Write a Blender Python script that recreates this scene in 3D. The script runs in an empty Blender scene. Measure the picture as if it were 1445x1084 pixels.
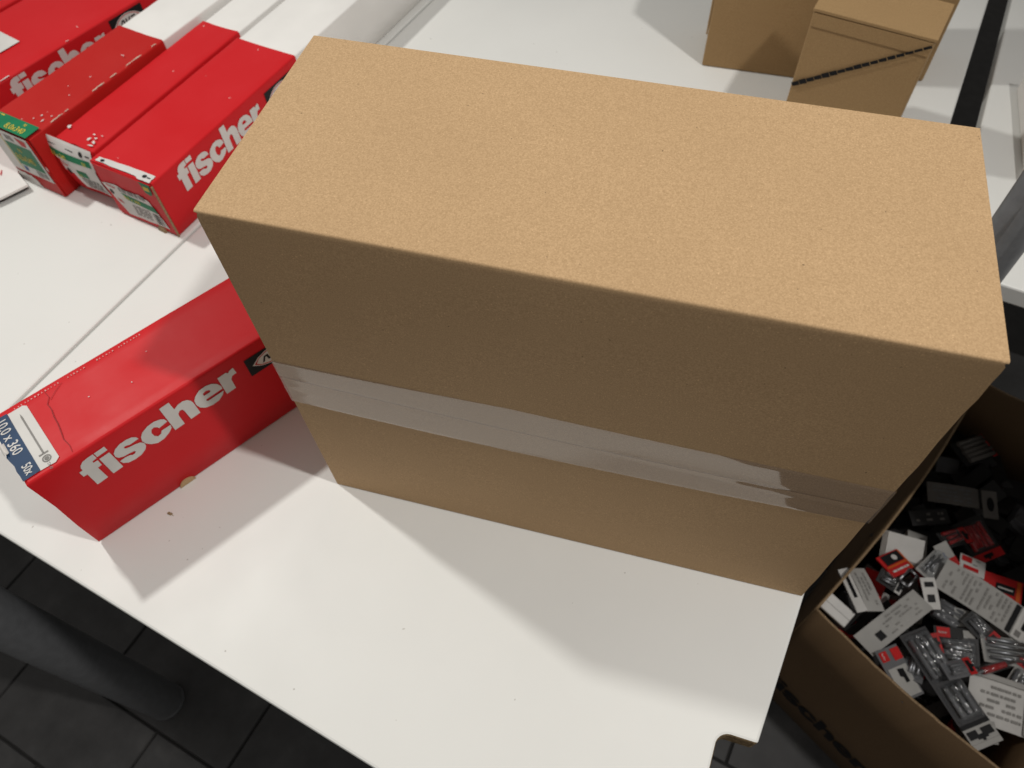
import bpy, bmesh, math, random
from mathutils import Vector, Matrix
from mathutils.geometry import tessellate_polygon

random.seed(7)
S = 0.4                      # metres per design unit (the big carton is 0.4 m long)
SC = bpy.context.scene
COL = SC.collection

# ---------------------------------------------------------------- camera
cam_d = bpy.data.cameras.new("camera")
cam = bpy.data.objects.new("camera", cam_d); COL.objects.link(cam)
RX = Vector((0.964243, 0.2628661, -0.03371735))
DN = Vector((0.20121015, -0.80893224, -0.55239759))
FW = Vector((-0.17248165, 0.52586124, -0.83289858))
cp = Vector((0.62451384, -0.59889467, 1.50209271)) * S
cam.matrix_world = Matrix(((RX.x, -DN.x, -FW.x, cp.x), (RX.y, -DN.y, -FW.y, cp.y), (RX.z, -DN.z, -FW.z, cp.z), (0, 0, 0, 1)))
cam_d.sensor_fit = 'HORIZONTAL'; cam_d.sensor_width = 9.8
cam_d.lens = 9.8 * 1070.075 / 1445.0
cam_d.clip_start = 0.02; cam_d.clip_end = 60
cam_d.dof.use_dof = True; cam_d.dof.focus_distance = 0.47; cam_d.dof.aperture_fstop = 3.2
SC.camera = cam

# ---------------------------------------------------------------- light
w = bpy.data.worlds.new("World"); SC.world = w; w.use_nodes = True
bgn = w.node_tree.nodes["Background"]
bgn.inputs[0].default_value = (1.0, 0.965, 0.92, 1); bgn.inputs[1].default_value = 0.275

def spot(name, loc, target, power, size, color, cone):
    d = bpy.data.lights.new(name, 'SPOT'); d.shadow_soft_size = size / 2; d.energy = power; d.color = color
    d.spot_size = math.radians(cone); d.spot_blend = 1.0
    o = bpy.data.objects.new(name, d); COL.objects.link(o)
    o.location = Vector(loc) * S
    o.rotation_euler = (Vector(target) * S - o.location).to_track_quat('-Z', 'Y').to_euler()
    return o
spot("ceiling_lamp_west", (-2.873, 1.15, 4.505), (0.0, 0.1, 0.3), 88, 0.095, (1.0, 0.985, 0.935), 76)
spot("ceiling_lamp_east", (2.725, -0.285, 4.612), (-0.25, 0.15, 0.3), 88, 0.095, (1.0, 0.968, 0.925), 76)

vs = SC.view_settings
vs.view_transform = 'Standard'; vs.look = 'None'; vs.gamma = 1; vs.exposure = 0.0; vs.use_curve_mapping = False
SC.cycles.caustics_reflective = True
SC.cycles.blur_glossy = 0.2
SC.cycles.use_denoising = True

# ---------------------------------------------------------------- materials
class NT:
    def __init__(s, name):
        s.m = bpy.data.materials.new(name); s.m.use_nodes = True
        s.t = s.m.node_tree; s.b = s.t.nodes["Principled BSDF"]
    def n(s, typ, **kw):
        nd = s.t.nodes.new(typ)
        for k, v in kw.items():
            if k in nd.inputs: nd.inputs[k].default_value = v
            else: setattr(nd, k, v)
        return nd
    def l(s, a, b): s.t.links.new(a, b)
    def coords(s, kind='Object'):
        return s.n('ShaderNodeTexCoord').outputs[kind]
    def noise(s, vec, scale, detail=3, rough=0.5, off=None):
        if off:
            mp = s.n('ShaderNodeMapping'); mp.inputs['Location'].default_value = off; s.l(vec, mp.inputs[0]); vec = mp.outputs[0]
        nz = s.n('ShaderNodeTexNoise'); nz.inputs['Scale'].default_value = scale
        nz.inputs['Detail'].default_value = detail; nz.inputs['Roughness'].default_value = rough
        s.l(vec, nz.inputs['Vector']); return nz.outputs['Fac']
    def ramp(s, fac, stops):
        r = s.n('ShaderNodeValToRGB'); e = r.color_ramp.elements
        while len(e) < len(stops): e.new(0.5)
        for el, (p, c) in zip(e, stops):
            el.position = p; el.color = c if len(c) == 4 else (*c, 1)
        s.l(fac, r.inputs[0]); return r.outputs[0]
    def mix(s, fac, a, b):
        mx = s.n('ShaderNodeMix', data_type='RGBA')
        for sock, v in ((mx.inputs[0], fac), (mx.inputs[6], a), (mx.inputs[7], b)):
            if hasattr(v, 'is_output'): s.l(v, sock)
            else: sock.default_value = v if not isinstance(v, tuple) else (*v, 1) if len(v) == 3 else v
        return mx.outputs[2]
    def bump(s, h, strength, dist):
        bp = s.n('ShaderNodeBump'); bp.inputs['Strength'].default_value = strength; bp.inputs['Distance'].default_value = dist
        s.l(h, bp.inputs['Height']); s.l(bp.outputs[0], s.b.inputs['Normal'])
    def set(s, rough=0.5, ior=1.45, color=None, **kw):
        s.b.inputs['Roughness'].default_value = rough; s.b.inputs['IOR'].default_value = ior
        if color is not None:
            if hasattr(color, 'is_output'): s.l(color, s.b.inputs['Base Color'])
            else: s.b.inputs['Base Color'].default_value = (*color, 1)
        for k, v in kw.items(): s.b.inputs[k.replace('_', ' ')].default_value = v
        return s.m

def g1(v): return (v, v, v)

def mk_kraft(name, lo, hi, fleck=1.0, scale=1.0):
    N = NT(name); v = N.coords()
    fine = N.noise(v, 1150 * scale, 2, 0.6)
    c = N.ramp(fine, [(0.34, tuple(x * 0.96 for x in lo)), (0.66, tuple(x * 1.02 for x in hi))])
    c = N.mix(N.ramp(N.noise(v, 620 * scale, 2, 0.6, (1, 8, 3)), [(0.42, g1(0)), (0.66, g1(0.16))]), c, tuple(x * 0.9 for x in lo))
    big = N.noise(v, 9, 3)
    c = N.mix(N.ramp(big, [(0.35, g1(0)), (0.7, g1(0.22))]), c, tuple(x * 0.86 for x in lo))
    st = N.n('ShaderNodeMapping'); st.inputs['Scale'].default_value = (0.04, 1, 1); N.l(v, st.inputs[0])
    c = N.mix(N.ramp(N.noise(st.outputs[0], 520, 2), [(0.4, g1(0)), (0.75, g1(0.10))]), c, tuple(x * 0.8 for x in lo))
    pale = N.ramp(N.noise(v, 950 * scale, 2, 0.5, (3, 1, 2)), [(0.66, g1(0)), (0.72, g1(0.6 * fleck))])
    c = N.mix(pale, c, (min(1, hi[0] * 1.45), min(1, hi[1] * 1.45), min(1, hi[2] * 1.5)))
    dk = N.ramp(N.noise(v, 420 * scale, 1, 0.4, (7, 4, 9)), [(0.80, g1(0)), (0.82, g1(0.7 * fleck))])
    c = N.mix(dk, c, (0.07, 0.045, 0.025))
    N.bump(fine, 0.03, 0.0004)
    return N.set(0.78, 1.38, c)
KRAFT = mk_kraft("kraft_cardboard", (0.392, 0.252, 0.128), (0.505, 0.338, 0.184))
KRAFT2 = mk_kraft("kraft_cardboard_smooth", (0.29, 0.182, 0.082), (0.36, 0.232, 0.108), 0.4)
KRAFT3 = mk_kraft("kraft_cardboard_dark", (0.105, 0.062, 0.029), (0.14, 0.086, 0.042), 0.4)  # much darker kraft tone for the floor carton
RAWEDGE = mk_kraft("raw_board_edge", (0.20, 0.13, 0.07), (0.36, 0.25, 0.14), 1.0, 0.6)

def mk_chip():
    N = NT("chipboard_core"); v = N.coords()
    c = N.ramp(N.noise(v, 420, 4, 0.7), [(0.35, (0.12, 0.08, 0.04)), (0.6, (0.30, 0.21, 0.11)), (0.75, (0.42, 0.32, 0.19))])
    return N.set(0.85, 1.4, c)
CHIP = mk_chip()

def mk_white(name, base, rough):
    N = NT(name); v = N.coords()
    smudge = N.noise(v, 6, 5, 0.6)
    c = N.mix(N.ramp(smudge, [(0.45, g1(0)), (0.8, g1(0.35))]), base, tuple(x * 0.9 for x in base))
    sp = N.ramp(N.noise(v, 170, 1, 0.3, (5, 2, 1)), [(0.81, g1(0)), (0.82, g1(0.5))])
    c = N.mix(sp, c, (0.25, 0.22, 0.19))
    N.bump(N.noise(v, 900, 2), 0.06, 0.0004)
    N.l(N.ramp(N.noise(v, 11, 4), [(0.3, g1(rough - 0.06)), (0.7, g1(rough + 0.1))]), N.b.inputs['Roughness'])
    return N.set(rough, 1.45, c)
MELA = mk_white("white_melamine", (0.695, 0.695, 0.67), 0.48)

def mk_red(name, base, wear, rough=0.42):
    N = NT(name); v = N.coords()
    c = N.mix(N.ramp(N.noise(v, 14, 4, 0.6), [(0.35, g1(0)), (0.75, g1(0.5))]), base, (base[0] * 1.08, base[1] * 1.5 + 0.004, base[2] * 1.5 + 0.004))
    if wear > 0:
        st = N.n('ShaderNodeMapping'); st.inputs['Scale'].default_value = (1, 1, 0.25); N.l(v, st.inputs[0])
        m = N.ramp(N.noise(st.outputs[0], 75, 4, 0.65, (wear * 9, 2, 4)), [(0.735 - wear * 0.03, g1(0)), (0.75 - wear * 0.03, g1(0.9))])
        c = N.mix(m, c, (0.72, 0.66, 0.62))
    N.bump(N.noise(v, 30, 4), 0.10, 0.002)
    N.l(N.ramp(N.noise(v, 17, 4), [(0.3, g1(rough - 0.08)), (0.7, g1(rough + 0.1))]), N.b.inputs['Roughness'])
    return N.set(rough, 1.22, c)
RED = mk_red("red_coated_board", (0.53, 0.012, 0.016), 0.12)
RED_OLD = mk_red("red_scuffed_board", (0.43, 0.013, 0.011), 0.9, 0.46)

def flat(name, col, rough=0.5, ior=1.25, var=0.12, scale=40, **kw):
    N = NT(name); v = N.coords()
    c = N.mix(N.ramp(N.noise(v, scale, 3), [(0.35, g1(0)), (0.7, g1(1))]), tuple(x * (1 - var) for x in col), tuple(min(1, x * (1 + var)) for x in col))
    return N.set(rough, ior, c, **kw)
PRINT_W = flat("white_print", (0.60, 0.585, 0.56), 0.5, var=0.05)
PRINT_K = flat("black_print", (0.012, 0.012, 0.013), 0.5)
PRINT_N = flat("navy_print", (0.016, 0.045, 0.105), 0.45)
PRINT_G = flat("green_print", (0.008, 0.17, 0.075), 0.45)
PRINT_Y = flat("yellow_print", (0.58, 0.46, 0.06), 0.5)
PRINT_R = flat("red_print", (0.48, 0.02, 0.02), 0.5)
PRINT_GR = flat("grey_print", (0.22, 0.21, 0.20), 0.55)
PRINT_LG = flat("pale_grey_print", (0.27, 0.26, 0.245), 0.55)
PAPER = flat("white_paper", (0.70, 0.68, 0.65), 0.65, var=0.04)
WBOARD = flat("white_board", (0.74, 0.725, 0.70), 0.55, var=0.04, scale=15)
CARDG = flat("grey_card_back", (0.38, 0.37, 0.35), 0.6, var=0.06)
SMOKE = flat("smoky_grey_card", (0.065, 0.064, 0.066), 0.4)
SHADED = flat("shade_darkened_card", (0.13, 0.12, 0.11), 0.6)  # colour carries the shade over the packs at the carton's rear
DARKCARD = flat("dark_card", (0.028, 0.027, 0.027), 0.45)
ORANGE = flat("orange_print", (0.55, 0.10, 0.02), 0.5)
BLUE = flat("blue_print", (0.04, 0.09, 0.24), 0.5)
STEEL = flat("zinc_steel", (0.38, 0.385, 0.40), 0.38, var=0.15, Metallic=1.0)
GREYPL = flat("grey_nylon", (0.14, 0.14, 0.145), 0.45)
REDPL = flat("red_nylon", (0.38, 0.012, 0.014), 0.4)
POST = flat("dark_grey_powder_coat", (0.115, 0.119, 0.125), 0.38, 1.5, var=0.1, scale=90)
BLACK = flat("black_steel", (0.008, 0.008, 0.009), 0.5)
CREASE = flat("red_crease", (0.27, 0.006, 0.008), 0.5)

def mk_floor():
    N = NT("slate_floor_tile"); v = N.coords('Object')
    inf = N.n('ShaderNodeObjectInfo').outputs['Random']
    mp = N.n('ShaderNodeVectorMath', operation='ADD'); N.l(v, mp.inputs[0])
    cx = N.n('ShaderNodeCombineXYZ'); ml = N.n('ShaderNodeMath', operation='MULTIPLY'); ml.inputs[1].default_value = 40
    N.l(inf, ml.inputs[0]); N.l(ml.outputs[0], cx.inputs[0]); N.l(ml.outputs[0], cx.inputs[1]); N.l(cx.outputs[0], mp.inputs[1])
    nz = N.noise(mp.outputs[0], 9, 6, 0.65)
    c = N.ramp(nz, [(0.3, (0.030, 0.029, 0.029)), (0.55, (0.051, 0.050, 0.050)), (0.75, (0.084, 0.082, 0.080))])
    N.bump(nz, 0.3, 0.003)
    return N.set(0.55, 1.45, c)
TILE = mk_floor()
GROUT = flat("dark_grout", (0.030, 0.029, 0.028), 0.8)

def mk_film(name, ior, rough, tint, haze, hazecol, bstr=0.12, bscale=14):
    N = NT(name); t = N.t; t.nodes.remove(N.b); out = t.nodes["Material Output"]
    fr = N.n('ShaderNodeFresnel'); fr.inputs['IOR'].default_value = ior
    tr = N.n('ShaderNodeBsdfTransparent'); tr.inputs[0].default_value = (*tint, 1)
    df = N.n('ShaderNodeBsdfDiffuse'); df.inputs[0].default_value = (*hazecol, 1)
    gl = N.n('ShaderNodeBsdfGlossy'); gl.inputs['Roughness'].default_value = rough
    nz = N.noise(N.coords(), bscale, 3); 
    bp = N.n('ShaderNodeBump'); bp.inputs['Strength'].default_value = bstr; bp.inputs['Distance'].default_value = 0.002 if bstr < 0.5 else 0.006
    N.l(nz, bp.inputs['Height']); N.l(bp.outputs[0], gl.inputs['Normal'])
    m1 = N.n('ShaderNodeMixShader'); m1.inputs[0].default_value = haze
    N.l(tr.outputs[0], m1.inputs[1]); N.l(df.outputs[0], m1.inputs[2])
    m2 = N.n('ShaderNodeMixShader'); ge = N.n('ShaderNodeNewGeometry'); fm = N.n('ShaderNodeMath', operation='SUBTRACT'); fm.inputs[0].default_value = 1.0; N.l(ge.outputs['Backfacing'], fm.inputs[1]); fx = N.n('ShaderNodeMath', operation='MULTIPLY'); N.l(fr.outputs[0], fx.inputs[0]); N.l(fm.outputs[0], fx.inputs[1]); N.l(fx.outputs[0], m2.inputs[0]); N.l(m1.outputs[0], m2.inputs[1]); N.l(gl.outputs[0], m2.inputs[2])
    N.l(m2.outputs[0], out.inputs[0]); return N.m
TAPE = mk_film("packing_tape_film", 2.0, 0.06, (0.90, 0.88, 0.86), 0.17, (0.60, 0.52, 0.45), 0.0, 14)
CLEAR = mk_film("clear_blister_plastic", 1.65, 0.12, (0.93, 0.94, 0.95), 0.03, (0.6, 0.6, 0.6), 1.0, 70)

# ---------------------------------------------------------------- helpers (coordinates in design units)
def link(name, me, mat, parent=None):
    o = bpy.data.objects.new(name, me); COL.objects.link(o)
    if mat is not None and len(me.materials) == 0:
        for m in (mat if isinstance(mat, (list, tuple)) else [mat]): me.materials.append(m)
    if parent is not None: o.parent = parent
    return o
def tag(o, label, cat, group=None):
    o['label'] = label; o['category'] = cat
    if group: o['group'] = group
    return o
def thing(name, loc, label, cat, group=None, rz=0.0):
    o = bpy.data.objects.new(name, None); COL.objects.link(o)
    o.location = Vector(loc) * S; o.rotation_euler = (0, 0, rz); o.empty_display_size = 0.05
    return tag(o, label, cat, group)
def meshd(name, verts, faces, scale=S):
    me = bpy.data.meshes.new(name); me.from_pydata([tuple(Vector(v) * scale) for v in verts], [], faces); me.update(); return me
def bev(o, wdt, seg=2):
    b = o.modifiers.new("bevel", 'BEVEL'); b.width = wdt * S; b.segments = seg; b.limit_method = 'ANGLE'; b.angle_limit = math.radians(40)
    return o
def hexa(name, bot, top, mat, parent=None, bevel=0.004):
    """bot/top: four points each, counter-clockwise seen from above"""
    me = meshd(name, list(bot) + list(top), [(3, 2, 1, 0), (4, 5, 6, 7), (0, 1, 5, 4), (1, 2, 6, 5), (2, 3, 7, 6), (3, 0, 4, 7)])
    o = link(name, me, mat, parent)
    if bevel: bev(o, bevel)
    return o
def boxm(name, lo, hi, mat, parent=None, bevel=0.004):
    a, b = lo, hi
    q = [(a[0], a[1]), (b[0], a[1]), (b[0], b[1]), (a[0], b[1])]
    return hexa(name, [(*p, a[2]) for p in q], [(*p, b[2]) for p in q], mat, parent, bevel)
def prism(name, poly, z0, z1, mat, parent=None, bevel=0.0):
    n = len(poly); vts = [(x, y, z0) for x, y in poly] + [(x, y, z1) for x, y in poly]
    fcs = [tuple(range(n - 1, -1, -1)), tuple(range(n, 2 * n))] + [(i, (i + 1) % n, n + (i + 1) % n, n + i) for i in range(n)]
    o = link(name, meshd(name, vts, fcs), mat, parent)
    if bevel: bev(o, bevel)
    return o
def tube(name, p0, p1, r, mat, parent=None, seg=40, r1=None, bevel=0.0):
    p0, p1 = Vector(p0), Vector(p1); d = (p1 - p0).normalized()
    a = d.orthogonal().normalized(); b = d.cross(a); r1 = r if r1 is None else r1
    vts = []
    for p, rr in ((p0, r), (p1, r1)):
        for i in range(seg):
            t = 2 * math.pi * i / seg; vts.append(p + (a * math.cos(t) + b * math.sin(t)) * rr)
    fcs = [(i, (i + 1) % seg, seg + (i + 1) % seg, seg + i) for i in range(seg)] + [tuple(range(seg - 1, -1, -1)), tuple(range(seg, 2 * seg))]
    me = meshd(name, vts, fcs)
    for i, p in enumerate(me.polygons): p.use_smooth = i < seg
    o = link(name, me, mat, parent)
    if bevel: bev(o, bevel)
    return o

class Face:
    """a flat print surface: origin, u and v directions, outward normal"""
    def __init__(s, o, u, v): s.o = Vector(o); s.u = Vector(u).normalized(); s.v = Vector(v).normalized(); s.n = s.u.cross(s.v).normalized()
    def p(s, a, b, off): return s.o + s.u * a + s.v * b + s.n * off
def printed(name, face, polys, mat, parent, off=0.0012, warp=None):
    """polys: list of outlines or (outline, [holes])"""
    if name in ("symbol", "screw_drawing", "perforation", "band", "hang_hole", "emblem_marks", "header_panel") and len(polys) > 1 and not (name == "perforation" and len(polys) > 20):
        os_ = [printed(name if name != "emblem_marks" else "emblem_mark", face, [q], mat, parent, off, warp) for q in polys]; return os_[0]
    vts, fcs = [], []
    for pl in polys:
        loops = [pl] if not isinstance(pl, tuple) else [pl[0]] + list(pl[1])
        flatl = [q for lp in loops for q in lp]
        base = len(vts)
        for (a, b) in flatl:
            if warp: a, b = warp(a, b)
            vts.append(face.p(a, b, off))
        for t in tessellate_polygon([[Vector((a, b, 0)) for a, b in lp] for lp in loops]):
            i, j, k = t
            A, B, Cc = flatl[i], flatl[j], flatl[k]
            cr = (B[0] - A[0]) * (Cc[1] - A[1]) - (B[1] - A[1]) * (Cc[0] - A[0])
            fcs.append((base + i, base + j, base + k) if cr > 0 else (base + k, base + j, base + i))
    o = link(name, meshd(name, vts, fcs), mat, parent)
    if len(polys) > 1 and name in ("scuff_mark", "torn_edge", "perforation", "print", "label_text", "barcode"): o['kind'] = 'stuff'
    return o
def rect(a0, b0, a1, b1): return [(a0, b0), (a1, b0), (a1, b1), (a0, b1)]
def jag(pts, amp, n, rnd):
    out = []
    for i in range(len(pts)):
        a, b = pts[i], pts[(i + 1) % len(pts)]
        for k in range(n):
            t = k / n; j = amp if k else 0
            out.append((a[0] + (b[0] - a[0]) * t + rnd.uniform(-j, j), a[1] + (b[1] - a[1]) * t + rnd.uniform(-j, j)))
    return out
def blob(cx, cy, rx, ry, rnd, n=11):
    out = []
    for i in range(n):
        a = 2 * math.pi * i / n; q = rnd.uniform(0.45, 1.15); out.append((cx + rx * q * math.cos(a), cy + ry * q * math.sin(a)))
    return out
def ellipse(cx, cy, rx, ry, n=20): return [(cx + rx * math.cos(2 * math.pi * i / n), cy + ry * math.sin(2 * math.pi * i / n)) for i in range(n)]

def text_mesh(txt, size, extra=0.0):
    cu = bpy.data.curves.new("t", 'FONT'); cu.body = txt; cu.size = 1.0; cu.offset = extra; cu.resolution_u = 3
    o = bpy.data.objects.new("t", cu); COL.objects.link(o)
    dg = bpy.context.evaluated_depsgraph_get(); me = bpy.data.meshes.new_from_object(o.evaluated_get(dg))
    v = [(p.co.x * size, p.co.y * size) for p in me.vertices]; f = [tuple(p.vertices) for p in me.polygons]
    bpy.data.objects.remove(o); bpy.data.curves.remove(cu); bpy.data.meshes.remove(me)
    return v, f
def lettering(name, face, txt, at, size, mat, parent, ang=0.0, sx=1.0, off=0.0018, extra=0.0):
    v, f = text_mesh(txt, size, extra); c, s_ = math.cos(ang), math.sin(ang)
    vts = [face.p(at[0] + (x * sx) * c - y * s_, at[1] + (x * sx) * s_ + y * c, off) for x, y in v]
    return link(name, meshd(name, vts, f), mat, parent)

LOGO = {
'f': [(0.0067,0.0),(0.0295,0.0),(0.0292,0.0410),(0.0376,0.0415),(0.0385,0.0595),(0.03,0.0603),(0.0303,0.0650),(0.0401,0.0663),(0.0398,0.0816),(0.029,0.0818),(0.0178,0.08),(0.0104,0.0739),(0.0073,0.0669),(0.0073,0.0600),(0.0,0.0598),(0.0,0.0428),(0.0075,0.0424)],
'dot': [(0.042,0.0815),(0.042,0.0678),(0.0636,0.0678),(0.0636,0.0815)],
'i': [(0.0420,0.0596),(0.0413,0.0),(0.0628,0.0),(0.0628,0.0593)],
's': [(0.1186,0.0432),(0.1166,0.0514),(0.1106,0.0583),(0.0999,0.0618),(0.086,0.0618),(0.0741,0.0567),(0.0669,0.0484),(0.0651,0.0378),(0.0685,0.0295),(0.0763,0.0246),(0.0881,0.0223),(0.0974,0.0199),(0.0988,0.0158),(0.0955,0.0126),(0.0903,0.0128),(0.0863,0.017),(0.0779,0.0193),(0.0655,0.0193),(0.0674,0.0089),(0.0753,0.0004),(0.089,-0.0032),(0.1031,-0.0023),(0.1154,0.0048),(0.1204,0.0131),(0.1209,0.0231),(0.116,0.031),(0.1076,0.035),(0.096,0.0379),(0.0896,0.0404),(0.0868,0.045),(0.0898,0.0475),(0.0943,0.0464),(0.0987,0.0431)],
'c': [(0.1798,0.0368),(0.1776,0.0474),(0.1719,0.0539),(0.1595,0.0592),(0.1451,0.0585),(0.131,0.0517),(0.1236,0.0427),(0.1203,0.0309),(0.1228,0.0181),(0.1297,0.0067),(0.1409,-0.002),(0.1552,-0.002),(0.1704,0.0052),(0.1785,0.0128),(0.1805,0.0223),(0.1609,0.0232),(0.1562,0.0163),(0.1489,0.0149),(0.1439,0.023),(0.1432,0.0346),(0.1471,0.0433),(0.1535,0.0448),(0.1587,0.0391),(0.1603,0.0338)],
'h': [(0.1821,0.0809),(0.2031,0.081),(0.2040,0.0547),(0.2143,0.0601),(0.2253,0.0608),(0.234,0.056),(0.239,0.0469),(0.2404,0.0378),(0.2406,0.0),(0.2186,0.0),(0.2177,0.0337),(0.216,0.0402),(0.2105,0.042),(0.2049,0.0364),(0.2036,0.0277),(0.2036,0.0),(0.1815,0.0)],
'e': ([(0.3029,0.0228),(0.3029,0.0322),(0.2986,0.0443),(0.2899,0.0545),(0.277,0.0592),(0.2624,0.0589),(0.2504,0.0506),(0.2441,0.0411),(0.2425,0.0279),(0.2462,0.013),(0.255,0.0029),(0.2695,-0.0029),(0.285,-0.0021),(0.2969,0.006),(0.3026,0.0153),(0.2705,0.0162),(0.2657,0.0168),(0.2631,0.0205),(0.2655,0.0238)], [[(0.2643,0.0368),(0.2652,0.0442),(0.2732,0.0466),(0.2791,0.0431),(0.281,0.0379),(0.2776,0.0358)]]),
'r': [(0.305,0.0576),(0.325,0.0574),(0.3279,0.052),(0.3335,0.0565),(0.3417,0.0580),(0.3429,0.0386),(0.3327,0.0382),(0.3275,0.0308),(0.3267,0.0),(0.3049,0.0)],
}
def logo(face, at, scale, mat, parent, slope=0.0, off=0.0015, name="lettering"):
    return printed(name, face, list(LOGO.values()), mat, parent, off, lambda a, b: (at[0] + a * scale, at[1] + b * scale + slope * a * scale))

# ---------------------------------------------------------------- setting: floor
FZ = -1.875
UA = Vector((0.975, -0.2225, 0)); VA = Vector((0.2225, 0.975, 0))     # table / tile axes
floor = link("floor", meshd("floor", [(-14, -14, FZ - 0.012), (14, -14, FZ - 0.012), (14, 14, FZ - 0.012), (-14, 14, FZ - 0.012)], [(0, 1, 2, 3)]), GROUT)
floor['kind'] = 'structure'
TU, TV, G = 0.705, 0.3265, 0.007
tm = meshd("tile", [(0, 0, 0), (TU - G, 0, 0), (TU - G, TV - G, 0), (0, TV - G, 0)] + [(0.004, 0.004, 0.009), (TU - G - 0.004, 0.004, 0.009), (TU - G - 0.004, TV - G - 0.004, 0.009), (0.004, TV - G - 0.004, 0.009)],
           [(4, 5, 6, 7), (0, 1, 5, 4), (1, 2, 6, 5), (2, 3, 7, 6), (3, 0, 4, 7)])
tm.materials.append(TILE)
for j in range(-7, 12):
    for i in range(-5, 7):
        u = -0.915 + i * TU + (0.5 * TU if j % 2 else 0); v = -1.045 + j * TV
        t = bpy.data.objects.new("tile", tm); COL.objects.link(t); t.parent = floor
        P = UA * (u + G / 2) + VA * (v + G / 2)
        t.location = (P.x * S, P.y * S, (FZ - 0.010) * S); t.rotation_euler = (0, 0, math.atan2(UA.y, UA.x))

# ---------------------------------------------------------------- tables
TH = 0.056
def on(P, d, k): return (P[0] + d[0] * k, P[1] + d[1] * k)
def legs(parent, pts, r=0.075):
    for x, y in pts:
        lg = tube("leg", (x, y, FZ), (x, y, -TH - 0.001), r, POST, parent, bevel=0.012)
        tube("foot", (x, y, FZ + 0.0), (x, y, FZ + 0.02), r * 1.005, POST, lg)
def table(name, poly, label, legpts, notch=None):
    t = thing(name, (0, 0, 0), label, "table", "white tables pushed together")
    top = prism("table_top", poly, -TH, 0.0, [MELA, CHIP], t, bevel=0.0055)
    if notch:
        for f in top.data.polygons:
            if f.index - 2 in notch: f.material_index = 1
    legs(t, legpts); return t

# main table, with a routed notch at its front right corner
FR0 = Vector((-0.884, -0.2395)); FRv = Vector((0.9752, -0.2214))
right_at = lambda y: 0.9452 + (y + 0.2904) * 0.2155
nx = []
for k in range(7):      # rounded inner corner of the notch
    a = math.radians(90 + 90 * k / 6); nx.append((0.9005 - 0.004 + 0.024 * math.cos(a) , -0.3125 + 0.024 * math.sin(a)))
frontY = lambda x: -0.2395 - 0.227 * (x + 0.884)
poly1 = [(-0.882, frontY(-0.882)), (0.7925, frontY(0.7925)), (0.8300, -0.55), (0.866, -0.365)] + [nx[k] for k in range(6, -1, -1)] + [(0.9452, -0.2904), (right_at(2.75) - 0.008, 2.75), (-0.158, 2.95)]
main = table("white_table", poly1, "white table top with a notched corner under the tall brown carton", [(-0.55, 0.05), (0.75, -0.05), (1.2, 2.2), (-0.1, 2.4)], notch=set(range(2, 11)))
poly0 = [(-3.2, 0.02), (-0.955, -0.53), (-0.889, -0.235), (-0.165, 2.95), (-2.2, 3.4)]
tab0 = table("white_table", poly0, "white table at the left edge carrying the row of red boxes", [(-1.074, -0.3816), (-2.6, 0.1), (-2.1, 3.1), (-0.5, 2.7)])
poly2 = [(1.306, 0.972), (1.60, 0.905), (1.80, 0.615), (2.05, 0.45), (3.2, -0.15), (3.7, 2.3), (1.668, 2.80)]  # unseen part of the front edge angled forward to shade the carton's rear
tab2 = table("white_table", poly2, "white table at the right edge behind the dark gap", [(3.1, 0.1), (3.4, 2.1), (1.9, 2.5)])
hexa('added_shade_panel', [(1.00, -0.05, -0.80), (1.012, -0.05, -0.80), (1.55, 2.4, -0.80), (1.538, 2.4, -0.80)], [(1.00-0.06, -0.05, -TH - 0.002), (1.012-0.06, -0.05, -TH - 0.002), (1.49, 2.4, -TH - 0.002), (1.478, 2.4, -TH - 0.002)], POST, main, 0)  # unseen panel, added to keep ambient light off the floor carton
for t_ in (main, tab0, tab2): t_['group'] = "white tables pushed together"

# pole that rises beside the right table
pole = thing("steel_pole", (1.318, 0.8206, FZ), "dark grey round steel pole rising at the right edge", "pole")
tube("shaft", (0, 0, 0.02), (0, 0, 1.875 + 1.35), 0.047, POST, pole)
tube("base_plate", (0, 0, 0.0), (0, 0, 0.02), 0.11, POST, pole, bevel=0.004)

# ---------------------------------------------------------------- the tall brown carton
H = 0.80765
A_, B_, C_, D_ = Vector((-0.0051, 0.4111, H)), Vector((0.9937, 0.4011, H)), Vector((1.0015, -0.0022, H)), Vector((-0.0020, 0.0034, H))
E_, F_ = Vector((0.0072, 0.0008, 0.0)), Vector((1.0055, 0.0014, 0.0))
G_, I_ = Vector((0.9977, 0.4040, 0.0)), Vector((0.004, 0.4085, 0.0))
carton = thing("cardboard_carton", (0, 0, 0), "tall plain brown cardboard carton sealed with clear tape across its front", "carton")
th = 0.0105
def inset_front(P, dz=0.0, dx=0.0): return (P.x + dx, P.y + th, P.z + dz)
body = hexa("body", [inset_front(E_, 0.0005, 0.0), inset_front(F_, 0.0005, 0.0), (G_.x, G_.y, 0.0005), (I_.x, I_.y, 0.0005)],
            [inset_front(D_, -th, 0.0005), inset_front(C_, -th, -0.0005), (B_.x, B_.y, B_.z - th), (A_.x, A_.y, A_.z - th)], KRAFT, carton, 0.003)
SEAM = 0.4195
def bulge(t, z):         # flaps bow outwards a touch away from the folds
    return -0.006 * math.sin(math.pi * min(1, max(0, t))) ** 0.8 * math.sin(math.pi * min(1, z / H)) ** 0.7
def front_pt(t, z):
    k = z / H
    L_ = E_.lerp(D_, k); R_ = F_.lerp(C_, k); p = L_.lerp(R_, t); p.y += bulge(t, z); return p
rn = random.Random(3)
cols = [0, 0.004, 0.008, 0.013, 0.02] + [0.05 + 0.9 * i / 24 for i in range(25)] + [0.98, 0.987, 0.992, 0.996, 1.0]
edge_r = {}
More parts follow.
